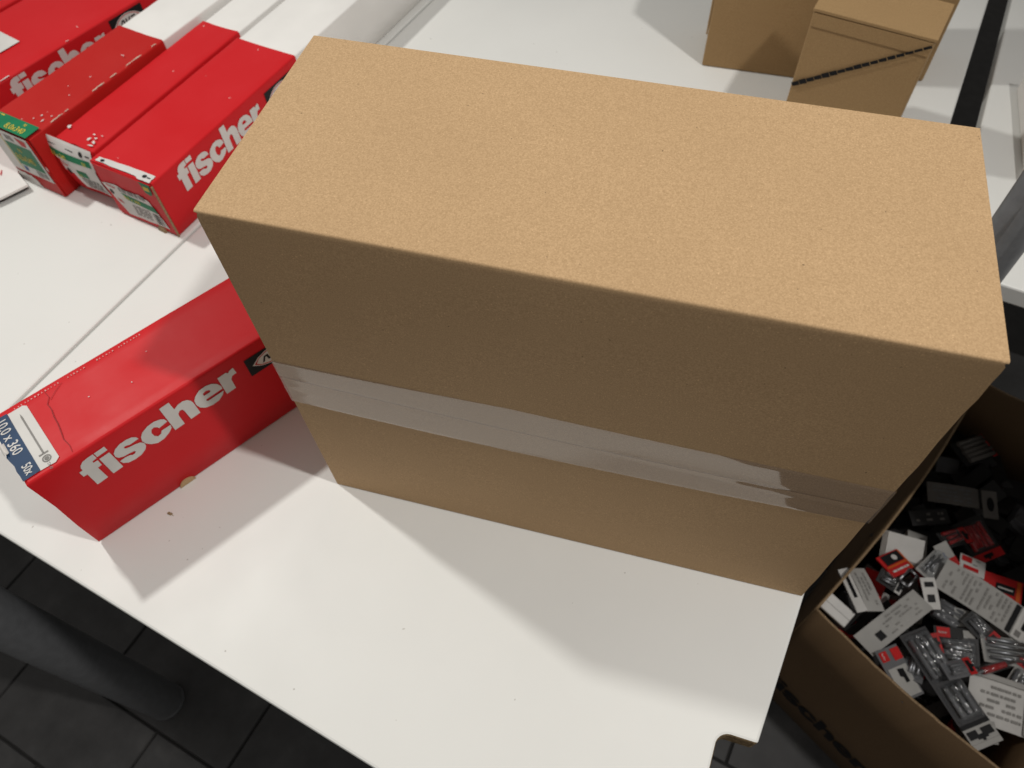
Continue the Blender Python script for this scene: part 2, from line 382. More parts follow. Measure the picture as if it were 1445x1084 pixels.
def upper_panel():
    rows = []
    rad = 0.0038
    for k in range(9):     # top, from back to front
        f = k / 8 * (1 - rad / 0.405); rows.append([(A_.lerp(D_, f)).lerp(B_.lerp(C_, f), t) for t in cols])
    for k in range(1, 5):  # rounded fold
        a = math.radians(90 * k / 5)
        r = []
        for t in cols:
            q = D_.lerp(C_, t); nick = 0.0
            r.append(Vector((q.x, q.y + rad - rad * math.sin(a), q.z - rad + rad * math.cos(a))))
        rows.append(r)
    zs = [H - rad, H - 0.010, H - 0.020, H - 0.04] + [H - 0.04 - (H - 0.04 - SEAM - 0.0015) * k / 10 for k in range(1, 11)]
    for z in zs:
        r = []
        for i, t in enumerate(cols):
            q = front_pt(t, z)
            # flap sits slightly inside the side panels; open nick at the two upper corners
            cut = 0.0012 + 0.0055 * max(0, 1 - (H - z) / 0.011)
            if i < 5: q.x += cut * (1 - i / 5)
            if i >= len(cols) - 5:
                wob = 0.0010 * math.sin(z * 31) + 0.0007 * math.sin(z * 83 + 1)
                q.x -= (cut + wob) * (1 - (len(cols) - 1 - i) / 5)
            r.append(q)
        rows.append(r)
    return rows
def gridmesh(name, rows, mat, parent, thick=0.0, smooth=True, flip=False):
    nc = len(rows[0]); vts = [p for r in rows for p in r]
    fcs = [(a * nc + i, (a + 1) * nc + i, (a + 1) * nc + i + 1, a * nc + i + 1) for a in range(len(rows) - 1) for i in range(nc - 1)]
    if flip: fcs = [f[::-1] for f in fcs]
    me = meshd(name, vts, fcs)
    for p in me.polygons: p.use_smooth = smooth
    o = link(name, me, mat, parent)
    if thick:
        m = o.modifiers.new("board", 'SOLIDIFY'); m.thickness = thick * S; m.offset = -1
        es = o.modifiers.new("es", 'EDGE_SPLIT'); es.split_angle = math.radians(50)
    return o
gridmesh("top_panel", upper_panel(), KRAFT, carton, th * 0.92)
lowrows = []
for k in range(9):
    z = SEAM - 0.0015 - (SEAM - 0.004) * k / 8
    r = []
    for i, t in enumerate(cols):
        q = front_pt(t, z)
        if i < 5: q.x += 0.0025 * (1 - i / 5)
        if i >= len(cols) - 5: q.x -= (0.0025 + 0.0008 * math.sin(z * 40)) * (1 - (len(cols) - 1 - i) / 5)
        r.append(q)
    lowrows.append(r)
gridmesh("lower_flap", lowrows, KRAFT, carton, th * 0.92)
# tape: a long strip over the flap seam, wrapping both ends
def tape_z(t):
    pts = [(0.0, 0.342, 0.4686), (0.42, 0.349, 0.4885), (1.0, 0.3665, 0.482)]
    for (a, l0, h0), (b, l1, h1) in zip(pts, pts[1:]):
        if t <= b: k = (t - a) / (b - a); return l0 + (l1 - l0) * k, h0 + (h1 - h0) * k
    return pts[-1][1:]
trows = []
NR = 26
tcols = [i / 60 for i in range(61)]
for k in range(NR + 1):
    r = []
    for t in tcols:
        lo, hi = tape_z(t); z = hi + (lo - hi) * k / NR
        q = front_pt(t, z); s_ = k / NR
        y = -0.0014
        wr = 0.36 + 0.30 * t                                   # long wrinkle that wanders down the strip
        y -= 0.0007 * math.exp(-((s_ - wr) / 0.035) ** 2) * min(1, max(0, (t - 0.25) * 4)) * (1 - max(0, t - 0.9) * 8)
        y -= 0.0012 * math.exp(-((s_ - 0.66) / 0.05) ** 2) * max(0, 1 - t / 0.09)
        y -= 0.0002 * math.sin(t * 47 + s_ * 3) * math.exp(-((t - 0.9) / 0.12) ** 2)
        y += 0.0006 * math.exp(-((z - SEAM) / 0.006) ** 2)
        if k in (0, NR): y = -0.0007
        q.y += y; r.append(q)
    trows.append(r)
tape = gridmesh("tape", trows, TAPE, carton)
# tape ends folded round the two sides
lo, hi = tape_z(0); e0 = [Vector((E_.lerp(D_, z / H).x - 0.001, front_pt(0, z).y + dy, z)) for dy in (-0.0012, 0.10) for z in (hi, lo)]
link("tape_end", meshd("tape_end", e0, [(0, 1, 3, 2)]), TAPE, tape)
lo, hi = tape_z(1); e1 = [Vector((F_.lerp(C_, z / H).x + 0.001, front_pt(1, z).y + dy, z)) for dy in (-0.0012, 0.10) for z in (hi, lo)]
link("tape_end", meshd("tape_end", e1, [(2, 3, 1, 0)]), TAPE, tape)

# ---------------------------------------------------------------- the red box in front
RL, RW, RH = 0.772, 0.194, 0.2755
rd = Vector((0.5466, 0.8374, 0)); rl = Vector((-0.8374, 0.5466, 0))
R0 = Vector((-0.430, -0.2517, 0))
red = thing("screw_box", (R0.x, R0.y, 0), "red box with navy size label and torn end leaning behind the tall carton", "box", rz=math.atan2(rd.y, rd.x))
# local frame: x along the length, y to the back-left
rnd = random.Random(11)
def sleeve(parent, Ln, Wd, Ht, mat, name="sleeve", torn=0.0, seed=1, sag=0.0, x0=0.0):
    rr = random.Random(seed); nx_, ny_ = 28, 8
    def xs(j, k):   # torn left end
        return x0 + (rr.uniform(-torn, torn) if torn else 0)
    prof = []
    r = 0.006
    # closed section in y/z
    for y, z in ((0, r), (0, Ht * 0.33), (0, Ht * 0.66), (0, Ht - r)): prof.append((y, z))
    for a in (30, 60): prof.append((r - r * math.cos(math.radians(a)), Ht - r + r * math.sin(math.radians(a))))
    for k in range(ny_ + 1): prof.append((r + (Wd - 2 * r) * k / ny_, Ht))
    for a in (60, 30): prof.append((Wd - r + r * math.cos(math.radians(a)), Ht - r + r * math.sin(math.radians(a))))
    prof += [(Wd, Ht - r), (Wd, Ht * 0.5), (Wd, r), (Wd - r, 0), (r, 0)]
    rows = []
    for i in range(nx_ + 1):
        t = i / nx_; row = []
        for (y, z) in prof:
            x = x0 + (Ln - x0) * t
            if i == 0 and torn: x += rr.uniform(-torn, torn)
            zz = z
            if z > Ht * 0.99: zz += -sag * math.sin(math.pi * y / Wd) * (0.6 + 0.4 * math.sin(t * 7 + seed)) + rr.uniform(-1, 1) * 0.0004
            row.append((x, y, zz))
        rows.append(row)
    nc = len(prof); vts = [p for r_ in rows for p in r_]; fcs = []
    for a in range(nx_):
        for i in range(nc):
            j = (i + 1) % nc; fcs.append((a * nc + i, (a + 1) * nc + i, (a + 1) * nc + j, a * nc + j))
    fcs.append(tuple(range(nc))); fcs.append(tuple(nx_ * nc + i for i in range(nc - 1, -1, -1)))
    me = meshd(name, vts, fcs)
    bm = bmesh.new(); bm.from_mesh(me); bmesh.ops.recalc_face_normals(bm, faces=bm.faces); bm.to_mesh(me); bm.free()
    for p in me.polygons: p.use_smooth = len(p.vertices) == 4
    o = link(name, me, mat, parent)
    es = o.modifiers.new("es", 'EDGE_SPLIT'); es.split_angle = math.radians(45)
    return o
slv = sleeve(red, RL, RW, RH, RED, "sleeve", torn=0.004, seed=4, sag=0.002)
ffr = Face((0, 0, 0), (1, 0, 0), (0, 0, 1)); 
ftop = Face((0, 0, RH), (1, 0, 0), (0, 1, 0))
logo(ffr, (0.073, 0.1693), 1.0, PRINT_W, red, slope=0.053)
def emblem(face, at, hgt, parent):
    x, y = at; k = hgt / 0.056
    P = lambda pts: [(x + a * k, y + b * k) for a, b in pts]
    em = printed("emblem", face, [P(rect(0, 0, 0.13, 0.056))], PRINT_K, parent, 0.0014)
    lens = lambda m: P([(0.0115 + m * 2.2, 0.028), (0.030, 0.0425 - m), (0.048, 0.0495 - m), (0.065, 0.0515 - m), (0.082, 0.0495 - m), (0.100, 0.0425 - m), (0.1185 - m * 2.2, 0.028), (0.100, 0.0135 + m), (0.082, 0.0065 + m), (0.065, 0.0045 + m), (0.048, 0.0065 + m), (0.030, 0.0135 + m)])
    printed("emblem_border", face, [lens(0)], PRINT_W, em, 0.0020)
    printed("emblem_line", face, [(lens(0.0022), [lens(0.0045)])], PRINT_R, em, 0.0025)
    printed("emblem_marks", face, [P([(0.034, 0.020), (0.039, 0.020), (0.044, 0.032), (0.047, 0.032), (0.049, 0.020), (0.054, 0.020), (0.051, 0.037), (0.042, 0.037)]), P(rect(0.057, 0.020, 0.062, 0.037)), P([(0.064, 0.020), (0.069, 0.020), (0.076, 0.037), (0.071, 0.037)]), P(rect(0.079, 0.020, 0.095, 0.025)), P(rect(0.079, 0.031, 0.095, 0.036))], PRINT_K, em, 0.0025)
emblem(ffr, (0.4395, 0.1885), 0.055, red)
# label on the top at the torn end: white strip with a screw, navy strip with the size
rj = random.Random(5)
lab = printed("label", ftop, [[(0.028, 0.012), (0.058, 0.010), (0.067, 0.017), (0.066, 0.170), (0.060, 0.176), (0.030, 0.176)]], PRINT_W, red, 0.0016)
nav = [(0.0295, 0.012), (0.0295, 0.178), (-0.006, 0.180)] + [(-0.0055 + rj.uniform(-0.003, 0.002), 0.176 - 0.164 * k / 12) for k in range(1, 12)] + [(-0.004, 0.011)]
navy = printed("label_band", ftop, [nav], PRINT_N, red, 0.0024)
printed("screw_drawing", ftop, [[(0.0465, 0.044), (0.0500, 0.044), (0.0500, 0.150), (0.0483, 0.160), (0.0465, 0.150)], rect(0.039, 0.041, 0.057, 0.0445), (ellipse(0.0485, 0.029, 0.0085, 0.0085), [ellipse(0.0485, 0.029, 0.006, 0.006)]), ellipse(0.0485, 0.029, 0.0045, 0.0045)], PRINT_GR, lab, 0.0024)
lettering("label_text", ftop, "TX 40", (0.044, 0.0185), 0.0085, PRINT_GR, lab, -math.pi / 2, 0.8, 0.0024)
lettering("size_text", ftop, "10,0 x 360", (0.0035, 0.172), 0.0285, PRINT_W, navy, -math.pi / 2, 0.80, 0.0032, 0.006)
lettering("count_text", ftop, "50x", (0.0055, 0.044), 0.024, PRINT_W, navy, -math.pi / 2, 0.72, 0.0032, 0.012)
# torn paper curl at the end of the label
curl = [[Vector((-0.010 + 0.010 * k / 4, 0.088 + 0.028 * j / 4 - 0.006 * (k % 2), RH + 0.003 + 0.008 * math.sin(math.pi * k / 4))) for j in range(5)] for k in range(5)]
gridmesh("torn_paper", curl, PAPER, red, 0.001)
# crease where the top has buckled
def ribbon(face, pts, wdt):
    L, Rr = [], []
    for i, p in enumerate(pts):
        a = pts[max(0, i - 1)]; b = pts[min(len(pts) - 1, i + 1)]
        d = Vector((b[0] - a[0], b[1] - a[1])).normalized(); n = Vector((-d.y, d.x)); wv = wdt * (0.35 + 0.65 * math.sin(math.pi * (i + 0.5) / len(pts)))
        L.append((p[0] + n.x * wv, p[1] + n.y * wv)); Rr.append((p[0] - n.x * wv, p[1] - n.y * wv))
    return [[L[i], L[i + 1], Rr[i + 1], Rr[i]] for i in range(len(pts) - 1)]
cr1 = [(0.105, 0.180), (0.107, 0.160), (0.098, 0.146), (0.099, 0.128), (0.096, 0.110), (0.095, 0.088), (0.092, 0.066), (0.089, 0.048), (0.092, 0.028), (0.090, 0.010)]
printed("crease", ftop, ribbon(ftop, cr1, 0.0011), CREASE, red, 0.0014)
printed("crease", ftop, ribbon(ftop, [(0.107, 0.152), (0.122, 0.165), (0.140, 0.176)], 0.0006), CREASE, red, 0.0014)
# perforation along the back edge and white scuffs
perf = []
for k in range(40):
    if k in (14, 15, 22, 23, 24, 31): continue
    x = 0.045 + k * 0.0068 + rj.uniform(-0.001, 0.001); perf.append(rect(x, RW - 0.016, x + rj.uniform(0.0012, 0.0028), RW - 0.0135 + rj.uniform(0, 0.0015)))
flat_perf = flat("worn_perforation", (0.62, 0.30, 0.28), 0.5)
printed("perforation", ftop, perf, flat_perf, red, 0.0014)
printed("scuff_mark", ftop, [ellipse(0.166, 0.106, 0.0016, 0.0012, 8), ellipse(0.245, 0.080, 0.0009, 0.002, 8), [(0.300, 0.130), (0.303, 0.1302), (0.303, 0.131), (0.3, 0.1312)]], PRINT_W, red, 0.0014)
# thumb tab at the foot of the front
tabp = [(0.207 + 0.0185 * math.cos(math.radians(a)), 0.001 + 0.0175 * math.sin(math.radians(a)) * 1.0) for a in range(0, 181, 15)]
tb = printed("thumb_tab", ffr, [tabp], KRAFT, red, 0.003)
m = tb.modifiers.new("board", 'SOLIDIFY'); m.thickness = 0.004 * S; m.offset = -1

# ---------------------------------------------------------------- red cartons behind, at the left
def row_box(label, org, dirv, Wd, Ht, red_len, tot_len, mat, seed, sag=0.003, torn=0.002):
    t = thing("screw_box", (org[0], org[1], 0), label, "box", "red screw boxes lying in a row", rz=math.atan2(dirv[1], dirv[0]))
    sleeve(t, red_len, Wd, Ht, mat, "sleeve", torn=torn, seed=seed, sag=sag)
    wb = sleeve(t, tot_len, Wd - 0.006, Ht - 0.004, WBOARD, "white_end", seed=seed + 1, sag=sag, x0=red_len + 0.0005)
    wb.location = (0, 0.003 * S, 0)
    # paper lip where the red wrap ends
    return t
dA = Vector((0.2152, 0.9766, 0))
ba = row_box("red box nearest the tall carton with torn size label on its end", (-0.7135, 0.6035), dA, 0.222, 0.188, 0.615, 1.45, RED, 21)
bb = row_box("red box squeezed between two others, white label flap bulging from its end", (-0.9395, 0.684), dA, 0.146, 0.186, 0.615, 1.40, RED, 31, 0.004)
dC = Vector((0.238, 0.971, 0))
bc = row_box("scuffed dark red box with green label on its corner", (-1.119, 0.668), dC, 0.186, 0.204, 0.515, 1.5, RED_OLD, 41, 0.007, 0.004)
dD = Vector((0.3293, 0.9442, 0))
bd = thing("screw_box", (-1.388, 0.816, 0), "wide red box with a plain white patch on its lid", "box", "red screw boxes lying in a row", rz=math.atan2(dD.y, dD.x))
sleeve(bd, 1.2, 0.330, 0.2, RED, "sleeve", seed=51, sag=0.002)
be = thing("screw_box", (-1.388 - 0.9442 * 0.342, 0.816 + 0.3293 * 0.342, 0), "plain red box in the top left corner behind the wide one", "box", "red screw boxes lying in a row", rz=math.atan2(dD.y, dD.x))
sleeve(be, 1.2, 0.30, 0.204, RED, "sleeve", seed=61, sag=0.002)

def side(h=0): return Face((0, 0, 0), (1, 0, 0), (0, 0, 1))
logo(side(), (0.076, 0.0965), 1.0, PRINT_W, ba)
emblem(side(), (0.452, 0.108), 0.055, ba)
logo(side(), (0.078, 0.112), 1.0, PRINT_W, bd)
emblem(side(), (0.45, 0.135), 0.055, bd)
dtop = Face((0, 0, 0.2), (1, 0, 0), (0, 1, 0))
printed("label", dtop, [rect(0.115, 0.130, 0.225, 0.290)], PRINT_W, bd, 0.0016)
printed("scuff_mark", dtop, [jag([(0.05, 0.004), (0.10, 0.003), (0.10, 0.007), (0.05, 0.006)], 0.001, 5, rj), [(0.30, 0.003), (0.31, 0.0025), (0.31, 0.005), (0.30, 0.005)]], PRINT_W, bd, 0.0016)

# end faces: u runs left->right as seen from the front (towards -y local), v up
def endface(t_w, x=0.0): return Face((x, t_w, 0), (0, -1, 0), (0, 0, 1))
def lines(u0, v0, u1, v1, n, rr, fill=0.55):
    out = []
    for k in range(n):
        v = v1 - (v1 - v0) * (k + 0.5) / n; hgt = (v1 - v0) / n * fill / 2; u = u0
        while u < u1 - 0.004:
            ln = rr.uniform(0.006, 0.022); e = min(u1, u + ln); out.append(rect(u, v - hgt, e, v + hgt)); u = e + rr.uniform(0.002, 0.005)
    return out
# box a
fa = endface(0.222, -0.0045)
hexa("end_flap", [(-0.004, 0.004, 0.004), (-0.0005, 0.004, 0.004), (-0.0005, 0.214, 0.004), (-0.004, 0.214, 0.004)], [(-0.004, 0.006, 0.183), (-0.0005, 0.006, 0.183), (-0.0005, 0.218, 0.183), (-0.004, 0.218, 0.183)], RED, ba, 0.0015)
la = printed("label", fa, [jag([(0.004, 0.118), (0.048, 0.018), (0.200, 0.020), (0.172, 0.112), (0.142, 0.124), (0.10, 0.118), (0.06, 0.128)], 0.0022, 6, rj)], PRINT_W, ba, 0.0014)
printed("label_band", fa, [[(0.066, 0.104), (0.180, 0.094), (0.186, 0.072), (0.080, 0.082)]], PRINT_G, la, 0.0020)
lettering("label_text", fa, "8,0 x 300", (0.072, 0.087), 0.016, PRINT_Y, la, -0.08, 0.95, 0.0027, 0.01)
lettering("label_text", fa, "fischer", (0.020, 0.112), 0.012, PRINT_R, la, -0.05, 1.0, 0.0020, 0.02)
printed("label_text", fa, lines(0.064, 0.108, 0.158, 0.120, 1, rj, 1.2), PRINT_GR, la, 0.0020)
printed("label_text", fa, lines(0.088, 0.030, 0.150, 0.070, 6, rj), PRINT_GR, la, 0.0020)
printed("barcode", fa, [rect(0.160 + k * 0.0045, 0.026, 0.160 + k * 0.0045 + rj.choice((0.0012, 0.0024)), 0.066) for k in range(7)], PRINT_K, la, 0.0020)
printed("symbol", fa, [ellipse(0.028, 0.093, 0.007, 0.009, 14)], PRINT_K, la, 0.0020)
printed("symbol", fa, [[(0.034, 0.072), (0.048, 0.070), (0.056, 0.058), (0.040, 0.062)]], PRINT_R, la, 0.0020)
ta = Face((0, 0, 0.188), (0, -1, 0), (-1, 0, 0)) ; ta = Face((0, 0.222, 0.188), (0, -1, 0), (1, 0, 0)); 
sa = printed("label_strip", ta, [jag([(0.018, 0.004), (0.160, 0.004), (0.176, -0.002), (0.214, -0.0015), (0.212, 0.026), (0.100, 0.024), (0.020, 0.020)], 0.0012, 5, rj)], PRINT_W, ba, 0.0016)
printed("symbol", ta, [ellipse(0.038, 0.011, 0.007, 0.005, 12), ellipse(0.186, 0.013, 0.007, 0.006, 12), rect(0.195, 0.010, 0.207, 0.014)], PRINT_K, sa, 0.0022)
sg = printed("label_strip", fa, [[(0.176, 0.184), (0.214, 0.184), (0.207, 0.150), (0.198, 0.142), (0.182, 0.148)]], PRINT_G, ba, 0.0016)
printed("label_text", fa, [rect(0.184, 0.158, 0.205, 0.172)], PRINT_Y, sg, 0.0022)
hexa("core_edge", [(-0.006, 0.0005, 0.0), (-0.0005, 0.0005, 0.0), (-0.0005, 0.0035, 0.0), (-0.006, 0.0035, 0.0)], [(-0.006, 0.001, 0.180), (-0.0005, 0.001, 0.180), (-0.0005, 0.004, 0.180), (-0.006, 0.004, 0.180)], RAWEDGE, ba, 0.0005)
crumb = []
for k in range(16):
    crumb.append([(0.150 + rj.uniform(0, 0.03), rj.uniform(0.000, 0.016)) for _ in range(3)])
hexa("torn_core", [(-0.012, 0.045, 0.0), (-0.001, 0.040, 0.0), (-0.001, 0.080, 0.0), (-0.010, 0.074, 0.0)], [(-0.009, 0.050, 0.016), (-0.001, 0.046, 0.018), (-0.001, 0.072, 0.020), (-0.007, 0.068, 0.013)], RAWEDGE, ba, 0.002)

# box b: loose, bulging end flap with its own label
def bend(u, v):     # flap frame -> local box coordinates (u 0..0.2 left->right, v 0..0.19)
    k = min(1, max(0, 1 - v / 0.19))
    out = 0.003 + 0.022 * math.sin(math.pi * k ** 0.8) * (0.6 + 0.4 * math.sin(math.pi * u / 0.2)) + 0.003 * k * math.sin(u * 38)
    return Vector((-out, 0.174 - u * 0.86, v + 0.001 - 0.004 * (u / 0.2)))
class Bent(Face):
    def __init__(s): pass
    def p(s, a, b, off): q = bend(a, b); return q + Vector((-off - 0.0008, 0, 0.0003))
fb = Bent()
frows = [[bend(0.2 * i / 10, 0.187 - 0.177 * k / 10) for i in range(11)] for k in range(11)]
gridmesh("end_flap", frows, RED, bb, 0.004, flip=False)
def strips(u0, v0, u1, v1, n=10, jit=0.0):
    """rectangle cut in narrow strips so that it follows the bent flap"""
    o = []
    for k in range(n):
        a, b = u0 + (u1 - u0) * k / n, u0 + (u1 - u0) * (k + 1) / n
        for q in range(6):
            c, d = v0 + (v1 - v0) * q / 6, v0 + (v1 - v0) * (q + 1) / 6
            o.append(rect(a, c, b, d))
    return o
lb = printed("label", fb, strips(0.002, 0.148, 0.196, 0.190) + strips(0.018, 0.128, 0.190, 0.149) + strips(0.034, 0.092, 0.186, 0.128) + strips(0.074, 0.034, 0.184, 0.092), PRINT_W, bb, 0.002)
printed("label_band", fb, strips(0.004, 0.138, 0.180, 0.158), PRINT_G, lb, 0.0030)
lettering("label_text", fb, "8,0 x 340", (0.014, 0.141), 0.020, PRINT_Y, lb, 0, 0.9, 0.0075, 0.006)
lettering("label_text", fb, "50", (0.150, 0.142), 0.018, PRINT_Y, lb, 0, 0.9, 0.0075, 0.006)
lettering("label_text", fb, "fischer", (0.032, 0.118), 0.017, PRINT_R, lb, 0, 1.0, 0.0060, 0.02)
printed("symbol", fb, [ellipse(0.058, 0.096, 0.009, 0.011, 14), rect(0.006, 0.170, 0.118, 0.1725), ellipse(0.150, 0.172, 0.008, 0.008, 14), rect(0.168, 0.170, 0.186, 0.1735)], PRINT_K, lb, 0.0032)
printed("label_band", fb, strips(0.098, 0.090, 0.140, 0.112, 4), PRINT_G, lb, 0.0030)
lettering("label_text", fb, "8,0", (0.104, 0.095), 0.017, PRINT_Y, lb, 0, 0.9, 0.0075)
printed("label_text", fb, lines(0.098, 0.040, 0.176, 0.086, 7, rj), PRINT_GR, lb, 0.0032)
btop = Face((0, 0, 0.186), (1, 0, 0), (0, 1, 0))
printed("scuff_mark", btop, [blob(0.020 + a + c / 2, 0.010 + b + d / 2, c * 0.5, d * 0.5, rj) for a, b, c, d in ((0.0, 0.004, 0.012, 0.018), (0.016, 0.012, 0.010, 0.014), (0.004, 0.030, 0.016, 0.010), (0.028, 0.028, 0.006, 0.012), (-0.012, 0.002, 0.008, 0.02), (0.018, 0.118, 0.018, 0.016), (0.034, 0.006, 0.004, 0.008))], PRINT_W, bb, 0.004)

# box c
fc = endface(0.225, -0.005); fc.o.y = 0.225
gl = Face((0, 0.225, 0.204), (0, -1, 0), (1, 0, 0))
lt = printed("label", gl, [rect(0.042, -0.004, 0.219, 0.046)], PRINT_G, bc, 0.0065)
lettering("label_text", gl, "8,0x340", (0.122, 0.004), 0.027, PRINT_Y, lt, 0, 0.85, 0.0072, 0.006)
lettering("label_text", gl, "90", (0.170, 0.030), 0.013, PRINT_Y, lt, 0, 0.85, 0.0072, 0.006)
lettering("label_text", gl, "O", (0.062, 0.008), 0.030, PRINT_Y, lt, 0, 0.9, 0.0072, 0.02)
printed("label_text", gl, lines(0.05, 0.038, 0.090, 0.042, 1, rj, 1), PRINT_Y, lt, 0.0072)
hexa("end_flap", [(-0.0048, 0.004, 0.003), (-0.0005, 0.004, 0.003), (-0.0005, 0.182, 0.003), (-0.0048, 0.182, 0.003)], [(-0.0048, 0.006, 0.200), (-0.0005, 0.006, 0.200), (-0.0005, 0.182, 0.200), (-0.0048, 0.182, 0.200)], RED_OLD, bc, 0.0015)
lc = printed("label", fc, [jag(rect(0.046, 0.052, 0.216, 0.2035), 0.0008, 6, rj)], PRINT_W, bc, 0.0014)
printed("label_band", fc, [rect(0.102, 0.084, 0.206, 0.166)], PRINT_G, lc, 0.0020)
lettering("label_text", fc, "8,0x340", (0.110, 0.105), 0.034, PRINT_Y, lc, 0, 0.68, 0.0027, 0.006)
lettering("label_text", fc, "90", (0.140, 0.140), 0.018, PRINT_Y, lc, 0, 0.9, 0.0027, 0.012)
printed("symbol", fc, [[(0.164, 0.196), (0.204, 0.192), (0.196, 0.172), (0.176, 0.172)]], PRINT_R, lc, 0.0020)
lettering("label_text", fc, "fischer", (0.060, 0.178), 0.018, PRINT_R, lc, 0, 0.9, 0.0020, 0.02)
printed("symbol", fc, lines(0.118, 0.176, 0.150, 0.192, 2, rj, 1.2), PRINT_GR, lc, 0.0020)
printed("symbol", fc, lines(0.106, 0.062, 0.128, 0.078, 2, rj, 1.2), BLUE, lc, 0.0020)
printed("barcode", fc, [rect(0.160 + k * 0.004, 0.058, 0.160 + k * 0.004 + rj.choice((0.0012, 0.0022)), 0.080) for k in range(11)], PRINT_GR, lc, 0.0020)
printed("label_band", fc, [rect(0.094, 0.060, 0.0975, 0.185)], PRINT_Y, lc, 0.0020)
printed("bare_patch", fc, [jag([(0.046, 0.004), (0.135, 0.004), (0.122, 0.030), (0.105, 0.040), (0.046, 0.045)], 0.003, 5, rj)], PAPER, bc, 0.0014)
# ragged right-hand edge of its lid
ctop = Face((0, 0, 0.204), (1, 0, 0), (0, 1, 0))
rag = []
for (a, l_) in ((0.075, 0.050), (0.128, 0.016), (0.23, 0.05), (0.30, 0.03), (0.36, 0.07), (0.47, 0.02)):
    rag.append(jag([(a, 0.0015), (a + l_, 0.0015), (a + l_ * 0.8, 0.006), (a + l_ * 0.2, 0.0055)], 0.0015, 6, rj))
printed("torn_edge", ctop, rag, flat("torn_board_fibre", (0.50, 0.40, 0.32), 0.8), bc, 0.0022)
printed("scuff_mark", ctop, [blob(a, b, c * 0.55, d * 0.5, rj) for a, b, c, d in ((0.075, 0.03, 0.012, 0.006), (0.10, 0.022, 0.008, 0.004), (0.09, 0.05, 0.01, 0.006), (0.07, 0.06, 0.006, 0.004), (0.28, 0.06, 0.008, 0.003), (0.22, 0.085, 0.006, 0.003), (0.40, 0.05, 0.003, 0.02), (0.19, 0.05, 0.004, 0.004))], PRINT_W, bc, 0.0022)

# white carton sheet that pokes in at the left edge
sh = [(-1.243, 0.668), (-1.262, 0.640), (-1.280, 0.612), (-1.297, 0.588), (-1.316, 0.580), (-1.326, 0.566), (-1.336, 0.540), (-1.40, 0.43), (-1.85, 0.55), (-1.80, 0.84), (-1.335, 0.79), (-1.306, 0.708)]
wf = thing("carton_flap", (-1.4, 0.62, 0), "white carton flap with a wavy lower edge beside the green label", "flap")
fl = prism("sheet", [(x + 1.4, y - 0.62) for x, y in sh], 0.016, 0.024, WBOARD, wf, 0.001)
prism("gap_shade", [(x + 1.4 - 0.006, y - 0.62 + 0.003) for x, y in sh], 0.0095, 0.0155, DARKCARD, wf)  # dark slab stands in for the shaded gap under the sheet
printed("print_mark", Face((0, 0, 0.024), (1, 0, 0), (0, 1, 0)), [[(0.040, 0.085), (0.046, 0.082), (0.058, 0.062), (0.050, 0.066)]], PRINT_R, wf, 0.0015)

# ---------------------------------------------------------------- brown boxes at the back
def back_box(label, pts, ht, mat, extra=None):
    cx, cy = pts[0]
    t = thing("brown_box", (cx, cy, 0), label, "box", "brown boxes at the back of the table")
    q = [(x - cx, y - cy) for x, y in pts]
    hexa("body", [(x, y, 0.001) for x, y in q], [(x, y, ht) for x, y in q], mat, t, 0.005); return t, q
b1, q1 = back_box("plain brown box at the back left of the perforated one", [(0.5854, 1.6954), (0.955, 1.690), (0.960, 1.90), (0.59, 1.905)], 0.52, KRAFT2)
hexa("side_flap", [(-0.006, 0.015, 0.10), (-0.001, 0.012, 0.10), (-0.001, 0.08, 0.10), (-0.006, 0.08, 0.10)], [(-0.006, 0.015, 0.5), (-0.001, 0.012, 0.5), (-0.001, 0.08, 0.5), (-0.006, 0.08, 0.5)], KRAFT2, b1, 0.001)
b3, q3 = back_box("dark brown box standing behind the perforated box", [(0.985, 1.80), (1.2635, 1.757), (1.30, 1.96), (1.01, 2.0)], 0.62, KRAFT2)
b2p = [(0.845, 1.4200), (1.1385, 1.3395), (1.1830, 1.500), (0.889, 1.582)]
b2, q2 = back_box("brown box with a slanting dashed perforation on its front", b2p, 0.374, KRAFT2)
u2 = Vector((q2[1][0], q2[1][1], 0)); Lw = u2.length; n2 = Vector((u2.y, -u2.x, 0)).normalized()
f2 = Face((0, 0, 0), u2, (0, 0, 1))
lid = hexa("lid_flap", [tuple(f2.p(0.002, 0.335, 0.0022)), tuple(f2.p(Lw - 0.001, 0.335, 0.0022)), tuple(f2.p(Lw - 0.001, 0.335, 0.0005)), tuple(f2.p(0.002, 0.335, 0.0005))], [tuple(f2.p(0.002, 0.373, 0.0022)), tuple(f2.p(Lw - 0.001, 0.373, 0.0022)), tuple(f2.p(Lw - 0.001, 0.373, 0.0005)), tuple(f2.p(0.002, 0.373, 0.0005))], KRAFT2, b2, 0.001)
topl = hexa("lid", [(-0.003, -0.003, 0.3745), (q2[1][0] + 0.004, q2[1][1] - 0.004, 0.3745), (q2[2][0] + 0.004, q2[2][1] + 0.004, 0.3745), (q2[3][0] - 0.004, q2[3][1] + 0.004, 0.3745)],
            [(-0.003, -0.003, 0.384), (q2[1][0] + 0.004, q2[1][1] - 0.004, 0.384), (q2[2][0] + 0.004, q2[2][1] + 0.004, 0.386), (q2[3][0] - 0.004, q2[3][1] + 0.004, 0.390)], KRAFT2, b2, 0.002)
per = []
Pa, Pb = Vector((0.002, 0.162)), Vector((Lw - 0.001, 0.366)); nseg = 17
dd = (Pb - Pa); dn = Vector((-dd.y, dd.x)).normalized()
